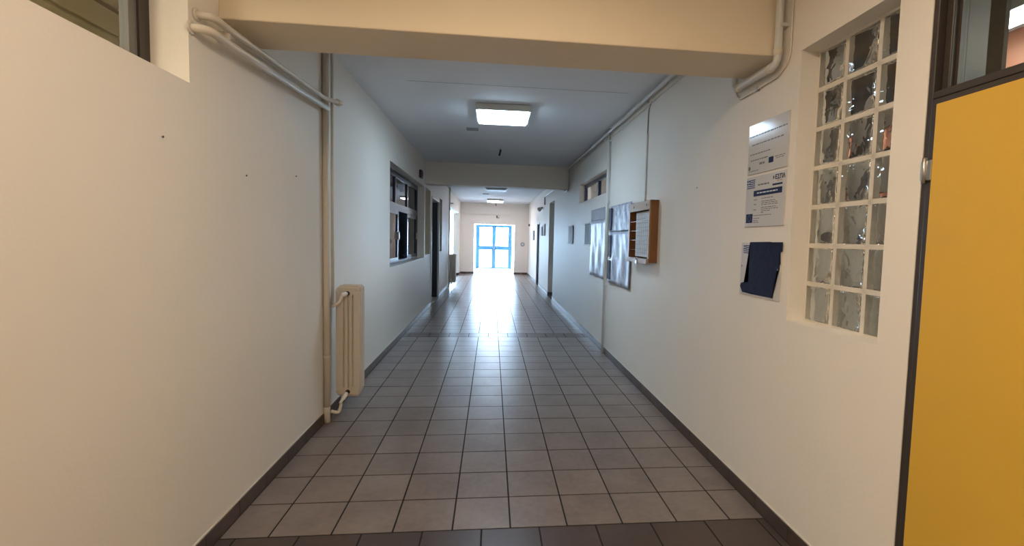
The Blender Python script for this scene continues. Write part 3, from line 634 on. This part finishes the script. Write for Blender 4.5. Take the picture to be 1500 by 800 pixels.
wavy('photo_panel', 2.69, 3.64, 1.625, 1.945, sheet_mat('photo_panel_print', (.5, .5, .5), (.42, .45, .53), (.12, .12, .17)), po2, amp=.004, ph=2)
for k, (p, q) in enumerate(((1.64, 1.92), (1.30, 1.58), (1.02, 1.26))): B('dark_photo', mat('dark_photo_print', (.06, .06, .10), .65, .15), po2, (XR-.040, XR-.032, 3.50, 3.62, p, q), bev=.002)

nc = thing('notice_case', (XR, 2.25, 1.30), 'small wooden notice case with a paper timetable behind wire, right wall', 'notice case')
WOODL = mat('light_brown_wood', (.33, .20, .095), .45, .4, noise=(30, .12)); WOODD = mat('orange_brown_wood', (.24, .10, .035), .4, .4, noise=(25, .15))
X0 = XR-.085; a, b, z0, z1 = 1.90, 2.56, 1.315, 1.885
B('side_panel', WOODD, nc, (X0+.01, XR, a, a+.018, z0-.005, z1+.012)); B('side_panel', WOODD, nc, (X0+.01, XR, b-.018, b, z0, z1)); B('top_panel', WOODD, nc, (X0+.01, XR, a, b, z1-.006, z1+.012)); B('bottom_panel', WOODD, nc, (X0+.01, XR, a+.018, b-.018, z0, z0+.018))
B('back_panel', mat('dark_wood_back', (.07, .03, .015), .6), nc, (XR-.012, XR-.001, a+.018, b-.018, z0+.018, z1-.006))
B('front_rail', WOODL, nc, (X0, X0+.02, a, b, z1-.075, z1+.012), bev=.003)
B('front_stile', WOODL, nc, (X0, X0+.02, a, a+.035, z0+.03, z1-.075), bev=.003); B('front_stile', WOODD, nc, (X0, X0+.02, b-.03, b, z0+.03, z1-.075), bev=.003)
B('front_ledge', mat('worn_pale_wood', (.42, .33, .27), .5), nc, (X0-.012, X0+.02, a+.02, b, z0-.02, z0+.03), bev=.003)
B('timetable_sheet', PAPER, nc, (X0+.030, X0+.033, a+.05, b-.16, z0+.045, z1-.085))
bm = bmesh.new()
for k in range(10): flat(bm, a+.07, b-.18, z0+.08+k*.042, z0+.082+k*.042, X0+.0295)
for k in range(7): flat(bm, a+.08+k*.058, a+.082+k*.058, z0+.06, z1-.10, X0+.0295)
link('ruled_lines', bm, INKG, nc)
bm = bmesh.new()
for k in range(4): tube(bm, [(X0+.01, a+.02, z0+.11+k*.095), (X0+.01, b-.015, z0+.11+k*.095)], .0022, 6)
link('wire', bm, STEEL, nc)
bm = bmesh.new(); box(bm, X0-.022, X0-.008, 2.18, 2.23, z0-.03, z0+.01, bev=.003); tube(bm, [(X0-.015, 2.19, z0+.01), (X0-.015, 2.19, z0+.035), (X0-.015, 2.22, z0+.035), (X0-.015, 2.22, z0+.01)], .003, 6); link('padlock', bm, STEEL, nc)
for yy in (2.0, 2.40):
    bm = bmesh.new(); lathe(bm, (X0, yy, z1-.03), (-1, 0, 0), [(0, .011), (.003, .009)], 12); link('screw', bm, DARK, nc)

def holder(y0, y1, z0, z1, label, col):
    t = thing('paper_holder', (XR, (y0+y1)/2, z0), label, 'paper holder', 'paper holders on the right wall')
    B('sheet', mat('print_'+str(col[0]), col, .65, .15), t, (XR-.012, XR-.004, y0, y1, z0, z1)); B('backing', PAPER, t, (XR-.004, XR, y0, y1, z0, z1))
    B('top_rail', PAPER, t, (XR-.03, XR, y0-.01, y1+.01, z1, z1+.018)); B('bottom_rail', PAPER, t, (XR-.03, XR, y0-.01, y1+.01, z0-.018, z0))
    B('dark_edge', DARKAL, t, (XR-.02, XR, y0-.012, y0-.002, z0, z1))
holder(6.5, 7.02, 1.45, 1.77, 'pale paper holder farthest left before the far beam, right wall', (.46, .45, .46))
holder(4.90, 5.33, 1.445, 1.765, 'grey green paper holder beside the rippled white poster', (.22, .26, .28))
for (y0, y1, z0, z1, lab) in ((11.25, 11.65, 1.62, 1.95, 'nearer white framed paper between the far right doorways'), (11.95, 12.3, 1.62, 1.90, 'farther white framed paper between the far right doorways'), (14.75, 15.3, 1.47, 1.82, 'grey framed notice beyond the dark right door')):
    t = thing('framed_notice', (XR, y0, z0), lab, 'notice', 'far framed notices')
    B('frame', DARKAL if y0 > 14 else PAPER, t, (XR-.03, XR, y0, y1, z0, z1), bev=.004); B('sheet', PAPER if y0 < 14 else GREYM, t, (XR-.034, XR-.03, y0+.03, y1-.03, z0+.03, z1-.03))

# ------------------------------------------------------------------ small fittings
sr = thing('alarm_sounder', (XL, 6.45, 2.6), 'small dark red alarm box high on the left wall before the far beam', 'alarm')
B('housing', mat('dark_red_plastic', (.07, .018, .02), .4), sr, (XL, XL+.05, 6.36, 6.54, 2.56, 2.70), bev=.008); B('grille', DARK, sr, (XL+.05, XL+.055, 6.39, 6.51, 2.59, 2.67), bev=.002)
bm = bmesh.new()
hk = thing('hanging_wire', (-.02, 5.3, CEIL), 'short black cut cable hanging from the ceiling beyond the near lamp', 'cable')
bm = bmesh.new(); tube(bm, [(-.01, 5.3, CEIL), (-.01, 5.3, CEIL-.05)], .005, 8); link('stem', bm, PAPER, hk)
bm = bmesh.new(); tube(bm, [(-.01, 5.3, CEIL-.05), (-.015, 5.3, CEIL-.09), (-.03, 5.3, CEIL-.15)], .014, 8); link('insulated_end', bm, DARK, hk)
hk2 = thing('hanging_wire', (0, 16.2, CEIL), 'short dark cable stub hanging before the far lit ceiling light', 'cable')
bm = bmesh.new(); tube(bm, [(.0, 16.25, CEIL), (.0, 16.25, CEIL-.10)], .006, 8); link('stem', bm, PAPER, hk2)
bm = bmesh.new(); tube(bm, [(.0, 16.25, CEIL-.10), (.02, 16.25, CEIL-.2)], .015, 8); link('insulated_end', bm, DARK, hk2)
for (x0, x1, y0, y1, lab) in ((-.49, -.33, 4.10, 4.27, 'small grey patch on the ceiling beside the near lamp'), (-.45, -.25, 13.4, 13.8, 'small grey patch on the ceiling between the far lamps')):
    cv = thing('ceiling_cover_plate', ((x0+x1)/2, y0, CEIL), lab, 'cover plate', 'grey ceiling plates')
    B('plate', GREYM, cv, (x0, x1, y0, y1, CEIL-.006, CEIL), bev=.002)
    bm = bmesh.new(); lathe(bm, ((x0+x1)/2, (y0+y1)/2, CEIL-.006), (0, 0, -1), [(0, .008), (.003, .005)], 10); link('screw', bm, STEEL, cv)
ck = B('crack', mat('hairline_crack', (.36, .37, .39), .9, .1), None, (-.95, 1.2, 2.298, 2.304, CEIL-.0012, CEIL+.001)); tag(ck, 'fine straight crack line across the ceiling before the near lamp', 'crack')
el = thing('emergency_light', (.13, Y1-.03, 2.4), 'small white fitting above the far glazed entrance', 'wall light')
B('base', DARK, el, (.05, .10, Y1-.05, Y1, 2.36, 2.46), bev=.006); bm = bmesh.new(); lathe(bm, (.14, Y1-.002, 2.40), (0, -1, 0), [(0, .05), (.04, .05), (.07, .03)], 16); link('lens', bm, PAPER, el)
bl = thing('wall_bell', (1.177, Y1, 1.28), 'small round grey bell on the far end wall right of the entrance', 'bell')
bm = bmesh.new(); lathe(bm, (1.177, Y1, 1.28), (0, -1, 0), [(0, .09), (.03, .09), (.05, .07), (.052, .045)], 20); link('dome', bm, GREYM, bl)
bm = bmesh.new(); lathe(bm, (1.177, Y1-.05, 1.28), (0, -1, 0), [(0, .04), (.012, .03)], 16); link('button', bm, PAPER, bl)
sp = thing('wall_spotlight', (XR-.05, 12.1, 2.44), 'small white spotlight high on the far right wall', 'spotlight')
bm = bmesh.new(); lathe(bm, (XR-.05, 12.12, 2.46), (-.6, -.6, -.4), [(0, .03), (.02, .05), (.1, .07), (.11, .06)], 16); link('head', bm, PIPEW, sp)
bm = bmesh.new(); tube(bm, [(XR, 12.12, 2.48), (XR-.06, 12.12, 2.47)], .02, 10); link('bracket', bm, DARK, sp)
sw = thing('wall_switch', (XR, 17.02, 2.07), 'small dark box on the right wall near the far corner', 'switch box')
B('box', DARK, sw, (XR-.05, XR, 16.95, 17.1, 2.03, 2.12), bev=.005); B('cover', GREYM, sw, (XR-.054, XR-.05, 16.97, 17.08, 2.045, 2.105))
for x, y, z, lab in ((XL, -.314, 1.877, 'small nail high in the left wall nearest the viewer'), (XL, .333, 1.808, 'small nail in the left wall, second from the viewer'), (XL, .983, 1.888, 'small nail in the left wall nearest the riser pipes'), (XR, 1.078, 1.922, 'small nail in the right wall between notice case and plaques')):
    s = 1 if x < 0 else -1; t = thing('nail', (x, y, z), lab, 'nail', 'nails in the walls')
    bm = bmesh.new(); lathe(bm, (x, y, z), (s, 0, -.15), [(0, .0025), (.005, .0025)], 8); link('shank', bm, STEEL, t)
    bm = bmesh.new(); lathe(bm, (x+s*.005, y, z-.0008), (s, 0, -.15), [(0, .0055), (.002, .004)], 8); link('head', bm, BROWN, t)
